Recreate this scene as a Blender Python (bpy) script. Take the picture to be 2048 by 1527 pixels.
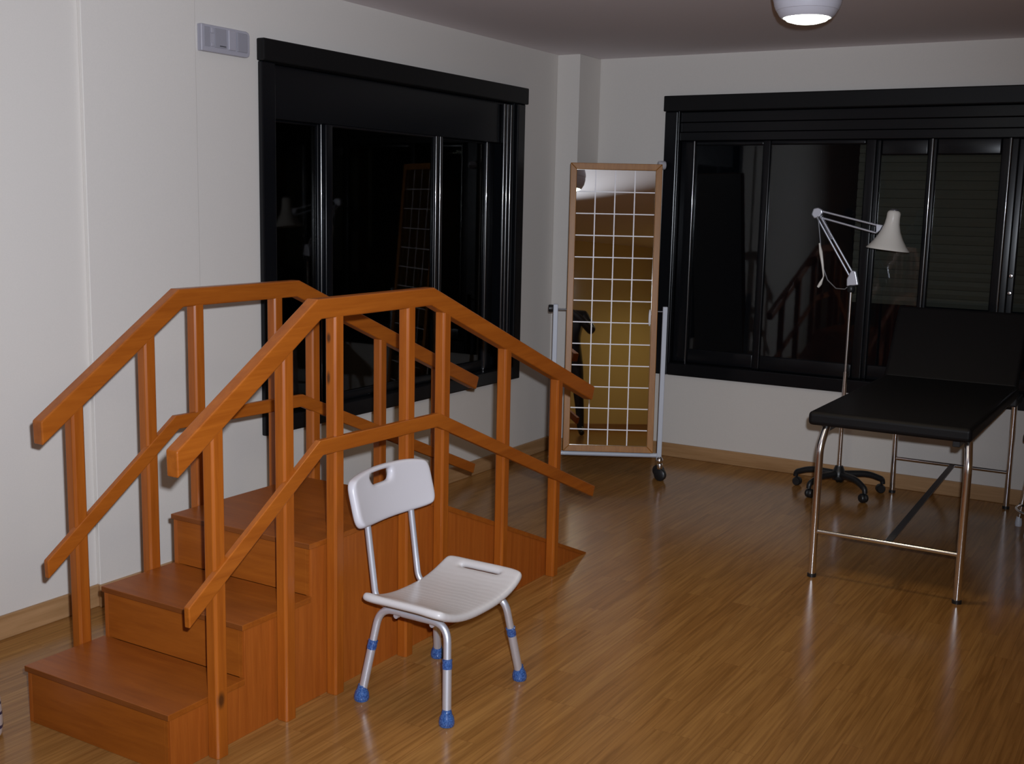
import bpy, bmesh, math, random
from mathutils import Vector, Matrix
random.seed(7)
sc = bpy.context.scene
for o in list(bpy.data.objects): bpy.data.objects.remove(o)

# ------------------------------------------------------------------ camera, world, lights, exposure
YAW, PITCH, ROLL, FPX = 0.53917, 0.15472, 0.02203, 2279.8
cy, sy, cp, sp = math.cos(YAW), math.sin(YAW), math.cos(PITCH), math.sin(PITCH)
FWD = Vector((-sy*cp, cy*cp, -sp)); RGT = Vector((cy, sy, 0)); UPV = RGT.cross(FWD)
c_, s_ = math.cos(ROLL), math.sin(ROLL)
R2 = c_*RGT + s_*UPV; U2 = -s_*RGT + c_*UPV
cam_d = bpy.data.cameras.new('Camera'); cam = bpy.data.objects.new('Camera', cam_d)
sc.collection.objects.link(cam)
M = Matrix((R2, U2, -FWD)).transposed().to_4x4(); M.translation = Vector((0, 0, 1.6))
cam.matrix_world = M
cam_d.sensor_fit = 'HORIZONTAL'; cam_d.sensor_width = 36.0; cam_d.lens = FPX/2048*36.0
cam_d.clip_start = 0.05; cam_d.clip_end = 100
sc.camera = cam

w = bpy.data.worlds.new('World'); sc.world = w; w.use_nodes = True
bgn = w.node_tree.nodes.get('Background') or w.node_tree.nodes.new('ShaderNodeBackground')
bgn.inputs[0].default_value = (0.55, 0.65, 1.0, 1); bgn.inputs[1].default_value = 0.0015   # night outside

def spot(name, loc, aim, power, size, blend, radius, col):
    d = bpy.data.lights.new(name, 'SPOT'); d.energy = power; d.spot_size = size; d.spot_blend = blend
    d.shadow_soft_size = radius; d.color = col
    o = bpy.data.objects.new(name, d); sc.collection.objects.link(o); o.location = loc
    o.rotation_euler = Vector(aim).to_track_quat('-Z', 'Y').to_euler(); return o
# the photographer's flash, just above and right of the lens
spot('camera_flash', Vector((0, 0, 1.6)) + 0.05*R2 + 0.09*U2 + 0.02*FWD,
     FWD - 0.11*R2 + 0.10*U2, 560.0, math.radians(84), 0.9, 0.02, (0.90, 0.962, 1.07))

sc.view_settings.view_transform = 'Standard'; sc.view_settings.look = 'None'
sc.view_settings.gamma = 1.0; sc.view_settings.use_curve_mapping = False
sc.view_settings.exposure = 0.0
sc.cycles.caustics_reflective = False; sc.cycles.caustics_refractive = False
sc.cycles.max_bounces = 10; sc.cycles.diffuse_bounces = 5; sc.cycles.glossy_bounces = 5
sc.cycles.transparent_max_bounces = 12
sc.cycles.use_denoising = True
sc.cycles.sample_clamp_indirect = 6.0

# ------------------------------------------------------------------ material helpers
def new_mat(name):
    m = bpy.data.materials.new(name); m.use_nodes = True
    nt = m.node_tree; b = nt.nodes.get('Principled BSDF'); return m, nt, b
def nd(nt, t, **kw):
    n = nt.nodes.new(t)
    for k, v in kw.items(): setattr(n, k, v)
    return n
def plain(name, col, rough=0.5, metal=0.0, coat=0.0, bump=0.0, bscale=60, var=0.0, spec=0.5):
    m, nt, b = new_mat(name)
    b.inputs['Base Color'].default_value = (*col, 1); b.inputs['Roughness'].default_value = rough
    b.inputs['Metallic'].default_value = metal; b.inputs['Coat Weight'].default_value = coat
    b.inputs['Specular IOR Level'].default_value = spec
    b.inputs['Coat Roughness'].default_value = 0.05
    tc = nd(nt, 'ShaderNodeTexCoord'); n = nd(nt, 'ShaderNodeTexNoise')
    n.inputs['Scale'].default_value = bscale; n.inputs['Detail'].default_value = 4
    nt.links.new(tc.outputs['Object'], n.inputs['Vector'])
    if bump > 0:
        bp = nd(nt, 'ShaderNodeBump'); bp.inputs['Strength'].default_value = bump; bp.inputs['Distance'].default_value = 0.002
        nt.links.new(n.outputs['Fac'], bp.inputs['Height']); nt.links.new(bp.outputs['Normal'], b.inputs['Normal'])
    if var > 0:
        r = nd(nt, 'ShaderNodeValToRGB')
        r.color_ramp.elements[0].position = 0.3; r.color_ramp.elements[1].position = 0.7
        r.color_ramp.elements[0].color = (*[c*(1-var) for c in col], 1); r.color_ramp.elements[1].color = (*[min(1, c*(1+var)) for c in col], 1)
        nt.links.new(n.outputs['Fac'], r.inputs['Fac']); nt.links.new(r.outputs['Color'], b.inputs['Base Color'])
    return m
def wood(name, dark, light, axis='Z', rough=0.35, stretch=18.0, scale=2.2, coat=0.0, knots=(), spec=0.35):
    m, nt, b = new_mat(name); L = nt.links.new
    b.inputs['Roughness'].default_value = rough; b.inputs['Specular IOR Level'].default_value = spec
    tc = nd(nt, 'ShaderNodeTexCoord'); mp = nd(nt, 'ShaderNodeMapping')
    s = [stretch*scale]*3; s['XYZ'.index(axis)] = scale; mp.inputs['Scale'].default_value = s
    L(tc.outputs['Object'], mp.inputs['Vector'])
    n = nd(nt, 'ShaderNodeTexNoise'); n.inputs['Scale'].default_value = 1.0; n.inputs['Detail'].default_value = 5; n.inputs['Distortion'].default_value = 0.6
    L(mp.outputs['Vector'], n.inputs['Vector'])
    n2 = nd(nt, 'ShaderNodeTexNoise'); n2.inputs['Scale'].default_value = 4.5; n2.inputs['Detail'].default_value = 3
    L(mp.outputs['Vector'], n2.inputs['Vector'])
    ad = nd(nt, 'ShaderNodeMath', operation='MULTIPLY_ADD'); L(n2.outputs['Fac'], ad.inputs[0]); ad.inputs[1].default_value = 0.45
    L(n.outputs['Fac'], ad.inputs[2])
    r = nd(nt, 'ShaderNodeValToRGB'); r.color_ramp.elements[0].position = 0.5; r.color_ramp.elements[1].position = 0.95
    r.color_ramp.elements[0].color = (*dark, 1); r.color_ramp.elements[1].color = (*light, 1)
    L(ad.outputs[0], r.inputs['Fac']); col = r.outputs['Color']
    for (kx, ky, kz, kr, st) in knots:
        vm = nd(nt, 'ShaderNodeVectorMath', operation='SUBTRACT'); L(tc.outputs['Object'], vm.inputs[0]); vm.inputs[1].default_value = (kx, ky, kz)
        v2 = nd(nt, 'ShaderNodeVectorMath', operation='MULTIPLY'); L(vm.outputs[0], v2.inputs[0]); v2.inputs[1].default_value = (1, 1, 1/st)
        ln = nd(nt, 'ShaderNodeVectorMath', operation='LENGTH'); L(v2.outputs[0], ln.inputs[0])
        mr = nd(nt, 'ShaderNodeMapRange'); L(ln.outputs['Value'], mr.inputs['Value'])
        mr.inputs['From Min'].default_value = kr*0.5; mr.inputs['From Max'].default_value = kr*1.3
        mr.inputs['To Min'].default_value = 0.85; mr.inputs['To Max'].default_value = 0.0
        mx = nd(nt, 'ShaderNodeMix', data_type='RGBA'); L(mr.outputs['Result'], mx.inputs['Factor']); L(col, mx.inputs['A'])
        mx.inputs['B'].default_value = (0.045, 0.016, 0.006, 1); col = mx.outputs['Result']
    L(col, b.inputs['Base Color'])
    bp = nd(nt, 'ShaderNodeBump'); bp.inputs['Strength'].default_value = 0.12; bp.inputs['Distance'].default_value = 0.001
    L(n2.outputs['Fac'], bp.inputs['Height']); L(bp.outputs['Normal'], b.inputs['Normal'])
    return m
def floor_mat():
    m, nt, b = new_mat('laminate_floor'); L = nt.links.new
    tc = nd(nt, 'ShaderNodeTexCoord'); mp = nd(nt, 'ShaderNodeMapping'); mp.inputs['Rotation'].default_value = (0, 0, math.radians(90))
    L(tc.outputs['Object'], mp.inputs['Vector'])
    br = nd(nt, 'ShaderNodeTexBrick'); br.offset = 0.37; br.offset_frequency = 3; br.squash = 1.0
    br.inputs['Scale'].default_value = 1.0; br.inputs['Brick Width'].default_value = 0.62; br.inputs['Row Height'].default_value = 0.066
    br.inputs['Mortar Size'].default_value = 0.0007; br.inputs['Mortar Smooth'].default_value = 0.2; br.inputs['Bias'].default_value = 0.0
    br.inputs['Color1'].default_value = (0.325, 0.152, 0.041, 1); br.inputs['Color2'].default_value = (0.385, 0.192, 0.056, 1)
    br.inputs['Mortar'].default_value = (0.25, 0.115, 0.034, 1)
    L(mp.outputs['Vector'], br.inputs['Vector'])
    m2 = nd(nt, 'ShaderNodeMapping'); m2.inputs['Scale'].default_value = (70, 2.6, 1); L(tc.outputs['Object'], m2.inputs['Vector'])
    # each strip gets its own stretch of grain
    av = nd(nt, 'ShaderNodeVectorMath', operation='ADD'); L(m2.outputs['Vector'], av.inputs[0])
    sc_ = nd(nt, 'ShaderNodeVectorMath', operation='SCALE'); L(br.outputs['Color'], sc_.inputs[0]); sc_.inputs['Scale'].default_value = 60
    L(sc_.outputs[0], av.inputs[1])
    n = nd(nt, 'ShaderNodeTexNoise'); n.inputs['Scale'].default_value = 1.0; n.inputs['Detail'].default_value = 6; n.inputs['Distortion'].default_value = 0.8
    L(av.outputs[0], n.inputs['Vector'])
    r = nd(nt, 'ShaderNodeValToRGB'); r.color_ramp.elements[0].position = 0.33; r.color_ramp.elements[1].position = 0.66
    r.color_ramp.elements[0].color = (0.70, 0.66, 0.62, 1); r.color_ramp.elements[1].color = (1.08, 1.08, 1.08, 1)
    L(n.outputs['Fac'], r.inputs['Fac'])
    mx = nd(nt, 'ShaderNodeMix', data_type='RGBA', blend_type='MULTIPLY'); mx.inputs['Factor'].default_value = 1.0
    L(br.outputs['Color'], mx.inputs['A']); L(r.outputs['Color'], mx.inputs['B']); L(mx.outputs['Result'], b.inputs['Base Color'])
    b.inputs['Roughness'].default_value = 0.2; b.inputs['Specular IOR Level'].default_value = 0.26
    bp = nd(nt, 'ShaderNodeBump'); bp.inputs['Strength'].default_value = 0.06; bp.inputs['Distance'].default_value = 0.0008
    L(n.outputs['Fac'], bp.inputs['Height']); L(bp.outputs['Normal'], b.inputs['Normal'])
    return m
def glass_mat():
    m = bpy.data.materials.new('window_glass'); m.use_nodes = True; nt = m.node_tree; nt.nodes.clear()
    out = nd(nt, 'ShaderNodeOutputMaterial'); mix = nd(nt, 'ShaderNodeMixShader'); fr = nd(nt, 'ShaderNodeFresnel'); fr.inputs['IOR'].default_value = 1.43
    tr = nd(nt, 'ShaderNodeBsdfTransparent'); tr.inputs['Color'].default_value = (0.80, 0.84, 0.84, 1)
    gl = nd(nt, 'ShaderNodeBsdfGlossy'); gl.inputs['Roughness'].default_value = 0.03
    nt.links.new(fr.outputs[0], mix.inputs[0]); nt.links.new(tr.outputs[0], mix.inputs[1]); nt.links.new(gl.outputs[0], mix.inputs[2])
    nt.links.new(mix.outputs[0], out.inputs['Surface']); return m
def emit(name, col, strength):
    m, nt, b = new_mat(name); b.inputs['Base Color'].default_value = (*col, 1)
    b.inputs['Emission Color'].default_value = (*col, 1); b.inputs['Emission Strength'].default_value = strength; return m

WALLC = (0.69, 0.655, 0.612)
MT = dict(
    wall=plain('wall_paint', WALLC, 0.85, bump=0.08, bscale=180, var=0.015, spec=0.2),
    ochre=plain('warm_cast_wall', (0.74, 0.58, 0.26), 0.85, bump=0.08, bscale=180, spec=0.2),  # yellow cast of warm lamplight put into the wall colour
    ceil=plain('ceiling_paint', (0.80, 0.75, 0.775), 0.9, bump=0.05, bscale=150, spec=0.2),
    floor=floor_mat(), glass=glass_mat(),
    base=wood('skirting_wood', (0.33, 0.18, 0.075), (0.46, 0.27, 0.13), 'Y', rough=0.4, stretch=14, scale=1.5),
    basex=wood('skirting_wood_across', (0.33, 0.18, 0.075), (0.46, 0.27, 0.13), 'X', rough=0.4, stretch=14, scale=1.5),
    wx=wood('stair_wood_across', (0.235, 0.058, 0.0058), (0.315, 0.085, 0.0088), 'X', rough=0.38, stretch=12, scale=2.5),
    wpan=wood('stair_panel_wood', (0.275, 0.066, 0.0075), (0.36, 0.094, 0.012), 'Z', rough=0.42, stretch=22, scale=2.5),
    wedge=wood('stair_board_edge_wood', (0.15, 0.040, 0.007), (0.20, 0.056, 0.010), 'X', rough=0.4, stretch=12, scale=2.5),
    wz=wood('stair_post_wood', (0.265, 0.064, 0.0062), (0.35, 0.093, 0.0095), 'Z', rough=0.32, stretch=16, scale=2.5,
            knots=((0.018, 0.139, 1.175, 0.008, 2.0), (0.017, 0.139, 1.048, 0.007, 3.0), (0.045, -0.369, 0.177, 0.013, 1.9))),
    wy=wood('stair_rail_wood', (0.275, 0.068, 0.0065), (0.365, 0.100, 0.0105), 'Y', rough=0.32, stretch=16, scale=2.2),
    mframe=wood('mirror_frame_wood', (0.30, 0.125, 0.028), (0.40, 0.18, 0.045), 'Z', rough=0.4, stretch=16, scale=3),
    mback=plain('mirror_backing', (0.55, 0.52, 0.48), 0.6),
    black=plain('black_window_lacquer', (0.0045, 0.005, 0.0065), 0.26, spec=0.3),
    bead=plain('black_bead_lacquer', (0.006, 0.0065, 0.009), 0.2, coat=1.0, spec=0.9),
    blackm=plain('black_trim_lacquer', (0.006, 0.006, 0.0065), 0.45, spec=0.22),
    slat=plain('shutter_slat', (0.10, 0.085, 0.065), 0.6),
    vinyl=plain('black_vinyl', (0.006, 0.0055, 0.006), 0.5, bump=0.15, bscale=400, spec=0.18),
    bplast=plain('black_plastic', (0.012, 0.013, 0.015), 0.38),
    chrome=plain('chrome', (0.84, 0.83, 0.84), 0.2, metal=1.0),
    alu=plain('aluminium_tube', (0.74, 0.77, 0.86), 0.38, metal=0.7),
    dalu=plain('grey_steel_bar', (0.16, 0.16, 0.17), 0.4, metal=0.6),
    galu=plain('grey_painted_tube', (0.56, 0.60, 0.68), 0.4, metal=0.0, coat=0.3),
    plas=plain('white_plastic', (0.56, 0.545, 0.585), 0.36, spec=0.5),
    seatp=None,
    gplas=plain('grey_white_plastic', (0.40, 0.39, 0.44), 0.4),
    gplasd=plain('grey_plastic_inset', (0.31, 0.305, 0.345), 0.45),
    white=plain('white_lacquer_line', (0.85, 0.83, 0.86), 0.4),
    enam=plain('cream_enamel', (0.86, 0.83, 0.76), 0.25, coat=0.4),
    opal=plain('lamp_body_white', (0.55, 0.54, 0.60), 0.45),
    lampon=emit('lamp_diffuser', (0.93, 1.0, 0.86), 7.0),
    skin=plain('skin', (0.5, 0.3, 0.22), 0.5), hair=plain('dark_hair', (0.02, 0.014, 0.01), 0.5),
    jacket=plain('black_jacket', (0.012, 0.014, 0.022), 0.3, bump=0.3, bscale=30), trous=plain('dark_trousers', (0.014, 0.014, 0.018), 0.7),
    shoe=plain('black_shoe', (0.01, 0.01, 0.01), 0.3),
)
def blue_mat():
    m, nt, b = new_mat('blue_rubber'); b.inputs['Roughness'].default_value = 0.18; b.inputs['Coat Weight'].default_value = 0.5
    tc = nd(nt, 'ShaderNodeTexCoord'); v = nd(nt, 'ShaderNodeTexVoronoi'); v.inputs['Scale'].default_value = 190
    nt.links.new(tc.outputs['Object'], v.inputs['Vector'])
    r = nd(nt, 'ShaderNodeValToRGB'); r.color_ramp.elements[0].color = (0.075, 0.17, 0.42, 1); r.color_ramp.elements[1].color = (0.02, 0.06, 0.21, 1)
    r.color_ramp.elements[1].position = 0.8
    nt.links.new(v.outputs['Distance'], r.inputs['Fac']); nt.links.new(r.outputs['Color'], b.inputs['Base Color']); return m
MT['blue'] = blue_mat()
def seat_mat():
    m, nt, b = new_mat('moulded_white_seat'); b.inputs['Base Color'].default_value = (0.56, 0.535, 0.535, 1); b.inputs['Roughness'].default_value = 0.36
    tc = nd(nt, 'ShaderNodeTexCoord'); wv = nd(nt, 'ShaderNodeTexWave'); wv.bands_direction = 'Y'
    wv.inputs['Scale'].default_value = 13; wv.inputs['Distortion'].default_value = 5.0; wv.inputs['Detail Scale'].default_value = 0.8
    nt.links.new(tc.outputs['Object'], wv.inputs['Vector'])
    bp = nd(nt, 'ShaderNodeBump'); bp.inputs['Strength'].default_value = 0.10; bp.inputs['Distance'].default_value = 0.002
    nt.links.new(wv.outputs['Fac'], bp.inputs['Height']); nt.links.new(bp.outputs['Normal'], b.inputs['Normal']); return m
MT['seatp'] = seat_mat()
def mirror_mat():
    m, nt, b = new_mat('mirror_glass'); b.inputs['Base Color'].default_value = (0.86, 0.87, 0.83, 1); b.inputs['Metallic'].default_value = 1.0
    b.inputs['Roughness'].default_value = 0.012; return m
MT['mirror'] = mirror_mat()
def stripe_mat():
    m, nt, b = new_mat('blue_lined_ceramic'); b.inputs['Roughness'].default_value = 0.25
    tc = nd(nt, 'ShaderNodeTexCoord'); wv = nd(nt, 'ShaderNodeTexWave'); wv.bands_direction = 'Z'
    wv.inputs['Scale'].default_value = 9; wv.inputs['Distortion'].default_value = 3.5; wv.inputs['Detail Scale'].default_value = 1.5
    nt.links.new(tc.outputs['Object'], wv.inputs['Vector'])
    r = nd(nt, 'ShaderNodeValToRGB'); r.color_ramp.elements[0].color = (0.02, 0.03, 0.12, 1); r.color_ramp.elements[1].color = (0.7, 0.68, 0.7, 1)
    r.color_ramp.elements[0].position = 0.10; r.color_ramp.elements[1].position = 0.22
    nt.links.new(wv.outputs['Fac'], r.inputs['Fac']); nt.links.new(r.outputs['Color'], b.inputs['Base Color']); return m
MT['stripe'] = stripe_mat()

# ------------------------------------------------------------------ mesh helpers
class MB:
    def __init__(s): s.bm = bmesh.new()
    def poly(s, vs, fs):
        v = [s.bm.verts.new(p) for p in vs]
        for f in fs: s.bm.faces.new([v[i] for i in f])
        return s
    def box(s, x0, x1, y0, y1, z0, z1):
        vs = [(x, y, z) for x in (x0, x1) for y in (y0, y1) for z in (z0, z1)]
        return s.poly(vs, [(0,1,3,2),(4,6,7,5),(0,4,5,1),(2,3,7,6),(0,2,6,4),(1,5,7,3)])
    def obox(s, c, ax, ay, az):
        c, ax, ay, az = map(Vector, (c, ax, ay, az))
        vs = [c + i*ax + j*ay + k*az for i in (-1,1) for j in (-1,1) for k in (-1,1)]
        return s.poly(vs, [(0,1,3,2),(4,6,7,5),(0,4,5,1),(2,3,7,6),(0,2,6,4),(1,5,7,3)])
    def prism(s, pts, ext):
        ext = Vector(ext); n = len(pts); a = [Vector(p) for p in pts]; vs = a + [p + ext for p in a]
        return s.poly(vs, [tuple(range(n))[::-1], tuple(range(n, 2*n))] + [(i, (i+1) % n, n+(i+1) % n, n+i) for i in range(n)])
    def tube(s, pts, r, seg=14, cap=True):
        P = [Vector(p) for p in pts]; n = len(P); rs = r if isinstance(r, (list, tuple)) else [r]*n
        T = []
        for i in range(n):
            t = (P[min(i+1, n-1)] - P[max(i-1, 0)]); T.append(t.normalized())
        up = Vector((0, 0, 1)) if abs(T[0].z) < 0.9 else Vector((1, 0, 0))
        N = (up - T[0]*up.dot(T[0])).normalized(); rings = []
        for i in range(n):
            N = (N - T[i]*N.dot(T[i])).normalized(); B = T[i].cross(N)
            rings.append([s.bm.verts.new(P[i] + rs[i]*(math.cos(2*math.pi*k/seg)*N + math.sin(2*math.pi*k/seg)*B)) for k in range(seg)])
        for i in range(n-1):
            for k in range(seg): s.bm.faces.new((rings[i][k], rings[i][(k+1) % seg], rings[i+1][(k+1) % seg], rings[i+1][k]))
        if cap: s.bm.faces.new(rings[0][::-1]); s.bm.faces.new(rings[-1])
        return s
    def lathe(s, prof, c=(0,0,0), axis=(0,0,1), seg=32):
        c = Vector(c); a = Vector(axis).normalized(); up = Vector((1,0,0)) if abs(a.x) < 0.9 else Vector((0,1,0))
        X = (up - a*up.dot(a)).normalized(); Y = a.cross(X); rings = []
        for (r, z) in prof:
            if r < 1e-6: rings.append([s.bm.verts.new(c + a*z)])
            else: rings.append([s.bm.verts.new(c + a*z + r*(math.cos(2*math.pi*k/seg)*X + math.sin(2*math.pi*k/seg)*Y)) for k in range(seg)])
        for A, B in zip(rings, rings[1:]):
            if len(A) == 1 and len(B) == 1: continue
            for k in range(seg):
                k2 = (k+1) % seg
                if len(A) == 1: s.bm.faces.new((A[0], B[k2], B[k]))
                elif len(B) == 1: s.bm.faces.new((A[k], A[k2], B[0]))
                else: s.bm.faces.new((A[k], A[k2], B[k2], B[k]))
        return s
    def ball(s, c, r, sc3=(1,1,1), seg=16):
        g = bmesh.ops.create_uvsphere(s.bm, u_segments=seg, v_segments=seg//2+2, radius=r)
        for v in g['verts']: v.co = Vector(c) + Vector((v.co.x*sc3[0], v.co.y*sc3[1], v.co.z*sc3[2]))
        return s
    def xf(s, fn):
        for v in s.bm.verts: v.co = fn(v.co)
        return s
    def build(s, name, mat, parent=None, bevel=0, seg=2, smooth=False, sub=0, world=True, angle=38, label=None):
        bm = s.bm; bmesh.ops.recalc_face_normals(bm, faces=bm.faces[:])
        off = Vector(parent_root(parent).location) if (parent is not None and world) else Vector((0,0,0))
        if off.length > 0:
            for v in bm.verts: v.co -= off
        if smooth:
            for f in bm.faces: f.smooth = True
            if not sub:
                for e in bm.edges:
                    if len(e.link_faces) == 2 and e.calc_face_angle(0) > math.radians(angle): e.smooth = False
        me = bpy.data.meshes.new(name); bm.to_mesh(me); bm.free()
        for mm in (mat if isinstance(mat, (list, tuple)) else [mat]): me.materials.append(mm)
        o = bpy.data.objects.new(name, me); sc.collection.objects.link(o)
        if parent is not None: o.parent = parent
        if bevel:
            b = o.modifiers.new('bevel', 'BEVEL'); b.width = bevel; b.segments = seg; b.limit_method = 'ANGLE'; b.angle_limit = math.radians(30)
        if sub:
            b = o.modifiers.new('subsurf', 'SUBSURF'); b.levels = sub; b.render_levels = sub
        if label: o['label'] = label
        return o
def parent_root(o):
    while o.parent is not None: o = o.parent
    return o
def fillet(pts, r, n=6):
    P = [Vector(p) for p in pts]; out = [P[0]]
    for i in range(1, len(P)-1):
        a, b, c = P[i-1], P[i], P[i+1]; u, v = (a-b), (c-b)
        d = min(r, u.length*0.49, v.length*0.49); p0 = b + u.normalized()*d; p1 = b + v.normalized()*d
        for k in range(n+1):
            t = k/n; out.append((1-t)**2*p0 + 2*t*(1-t)*b + t*t*p1)
    out.append(P[-1]); return out
def root(name, loc, label, cat, group=None, rz=0.0):
    o = bpy.data.objects.new(name, None); sc.collection.objects.link(o); o.location = loc; o.rotation_euler = (0, 0, rz)
    o.empty_display_size = 0.1; o['label'] = label; o['category'] = cat
    if group: o['group'] = group
    return o
def struct(o): o['kind'] = 'structure'; return o

# ------------------------------------------------------------------ room shell
XL, XR, YB, YR, H = -3.6, 2.6, 6.78, -1.6, 2.534
W1 = (3.80, 6.062, 0.529, 2.287)      # y0 y1 z0 z1 outer casing, left wall
W2 = (-2.965, 0.35, 0.536, 2.287)     # x0 x1 z0 z1 outer casing, back wall
T = 0.25
struct(MB().box(XL-T, XR+T, YR-T, YB+T, -0.12, 0).build('floor', MT['floor']))
struct(MB().box(XL-T, XR+T, YR-T, YB+T, H, H+0.15).build('ceiling', MT['ceil']))
i1 = (W1[0]+0.05, W1[1]-0.05, W1[2]+0.05, W1[3]-0.06)
wl = MB()
wl.box(XL-T, XL, YR-T, i1[0], 0, H).box(XL-T, XL, i1[1], YB+T, 0, H).box(XL-T, XL, i1[0], i1[1], 0, i1[2]).box(XL-T, XL, i1[0], i1[1], i1[3], H)
struct(wl.build('wall_left', MT['wall']))
i2 = (W2[0]+0.05, W2[1]-0.05, W2[2]+0.05, W2[3]-0.06)
wb = MB()
wb.box(XL, i2[0], YB, YB+T, 0, H).box(i2[1], XR, YB, YB+T, 0, H).box(i2[0], i2[1], YB, YB+T, 0, i2[2]).box(i2[0], i2[1], YB, YB+T, i2[3], H)
struct(wb.build('wall_back', MT['wall']))
struct(MB().box(XR, XR+T, YR-T, YB+T, 0, H).build('wall_right', MT['ochre']))
struct(MB().box(XL, XR, YR-T, YR, 0, H).build('wall_front', MT['ochre']))
struct(MB().box(XL, -3.44, 6.49, YB, 0, H).build('wall_corner_pillar', MT['wall'], bevel=0.004))
# shallow pilaster on the left wall, tapering slightly away from the room's front
struct(MB().prism([(XL, 2.868, 0), (-3.580, 2.868, 0), (-3.582, 3.427, 0), (XL, 3.427, 0)], (0, 0, H)).build('wall_pilaster', MT['wall'], bevel=0.003))
struct(MB().box(XL, XL+0.016, YR, 2.866, 0, 0.088).build('baseboard_left', MT['base'], bevel=0.004))
struct(MB().prism([(XL, 2.866, 0), (-3.566, 2.856, 0), (-3.567, 3.443, 0), (XL, 3.443, 0)], (0, 0, 0.088)).build('baseboard_pilaster', MT['base'], bevel=0.003))
struct(MB().box(XL, XL+0.016, 3.443, 6.474, 0, 0.088).build('baseboard_left_far', MT['base'], bevel=0.004))
struct(MB().box(XL, -3.424, 6.474, 6.49, 0, 0.088).build('baseboard_pillar', MT['basex'], bevel=0.004))
struct(MB().box(-3.44, -3.424, 6.49, YB-0.016, 0, 0.088).build('baseboard_pillar_side', MT['base'], bevel=0.004))
struct(MB().box(-3.424, XR-0.016, YB-0.016, YB, 0, 0.088).build('baseboard_back', MT['basex'], bevel=0.004))
struct(MB().box(XR-0.016, XR, YR, YB, 0, 0.088).build('baseboard_right', MT['base'], bevel=0.004))
struct(MB().box(XL, XR-0.016, YR, YR+0.016, 0, 0.088).build('baseboard_front', MT['basex'], bevel=0.004))

# ------------------------------------------------------------------ windows (built in a local frame: a along the wall, d into the room, z up)
def window(name, loc, label, tf, a0, a1, z0, z1, sashes, rails, box_z, dirs):
    r = root(name, loc, label, 'window'); struct(r)
    def B(m, a, b, d0, d1, zz0, zz1):
        p, q = tf(a, d0), tf(b, d1)
        m.box(min(p[0], q[0]), max(p[0], q[0]), min(p[1], q[1]), max(p[1], q[1]), zz0, zz1)
    m = MB()   # casing on the wall
    B(m, a0, a0+0.085, 0, 0.028, z0, z1-0.095); B(m, a1-0.085, a1, 0, 0.028, z0, z1-0.095); B(m, a0+0.085, a1-0.085, 0, 0.028, z0, z0+0.08)
    m.build('casing', MT['black'], r, bevel=0.006)
    m = MB(); B(m, a0-0.006, a1+0.008, 0, 0.045, z1-0.095, z1); m.build('head_trim', MT['blackm'], r, bevel=0.006)
    m = MB()   # liner of the opening
    ia0, ia1, iz0, iz1 = a0+0.085, a1-0.085, z0+0.08, z1-0.095
    B(m, ia0-0.034, ia0, -0.16, -0.001, iz0-0.029, iz1+0.034); B(m, ia1, ia1+0.034, -0.16, -0.001, iz0-0.029, iz1+0.034); B(m, ia0, ia1, -0.16, -0.001, iz0-0.029, iz0)
    B(m, ia0, ia1, -0.16, -0.001, iz1, iz1+0.034)
    m.build('frame', MT['black'], r, bevel=0.004)
    m = MB()
    for (q0, q1, dd) in box_z: B(m, ia0+0.001, ia1-0.001, -0.10, dd, q0, q1)
    m.build('shutter_box', MT['black'], r, bevel=0.003)
    zs0, zs1 = iz0+0.0, box_z[0][0]
    for (s0, s1, sw0, sw1, tr, rt, rb, beads) in sashes:    # sash from s0 to s1, stile widths, track depth
        m = MB(); d1 = -0.012 - tr*0.035; d0 = d1 - 0.032
        B(m, s0, s0+sw0, d0, d1, zs0, zs1); B(m, s1-sw1, s1, d0, d1, zs0, zs1)
        B(m, s0+sw0, s1-sw1, d0, d1, zs1-rt, zs1); B(m, s0+sw0, s1-sw1, d0, d1, zs0, zs0+rb)
        so = m.build('sash', MT['black'], r, bevel=0.009, seg=4, smooth=False)
        for p in so.data.polygons: p.use_smooth = True
        # rounded bead along the stiles
        m = MB()
        for q in beads:
            p = tf(q, d1-0.002); m.tube([(p[0], p[1], zs0+0.002), (p[0], p[1], zs1-0.002)], 0.011, 16)
        if beads: m.build('bead', MT['bead'], so, smooth=True)
        else: m.bm.free()
        m = MB(); B(m, s0+sw0-0.004, s1-sw1+0.004, d0+0.012, d0+0.018, zs0+rb-0.004, zs1-rt+0.004); m.build('pane', MT['glass'], so)
    return r, B
tf1 = lambda a, d: (XL + d, a)
win1, B1 = window('window_1', (XL, (W1[0]+W1[1])/2, 0), 'black framed sliding window on the left wall behind the wooden stairs', tf1, *W1,
    [(3.888, 4.300, 0.012, 0.05, 1, 0.012, 0.045, (4.277,)), (4.27, 5.25, 0.05, 0.085, 0, 0.012, 0.045, (5.185, 5.225)), (5.16, 5.84, 0.085, 0.10, 1, 0.012, 0.06, (5.755,))], None, [(1.955, 2.19, -0.02)], None)
m = MB(); 
for q in (5.868, 5.905, 5.945): m.tube([(XL-0.003, q, 0.62), (XL-0.003, q, 2.18)], 0.012, 16)
m.build('jamb_bead', MT['bead'], win1, smooth=True)
tf2 = lambda a, d: (a, YB - d)
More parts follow.
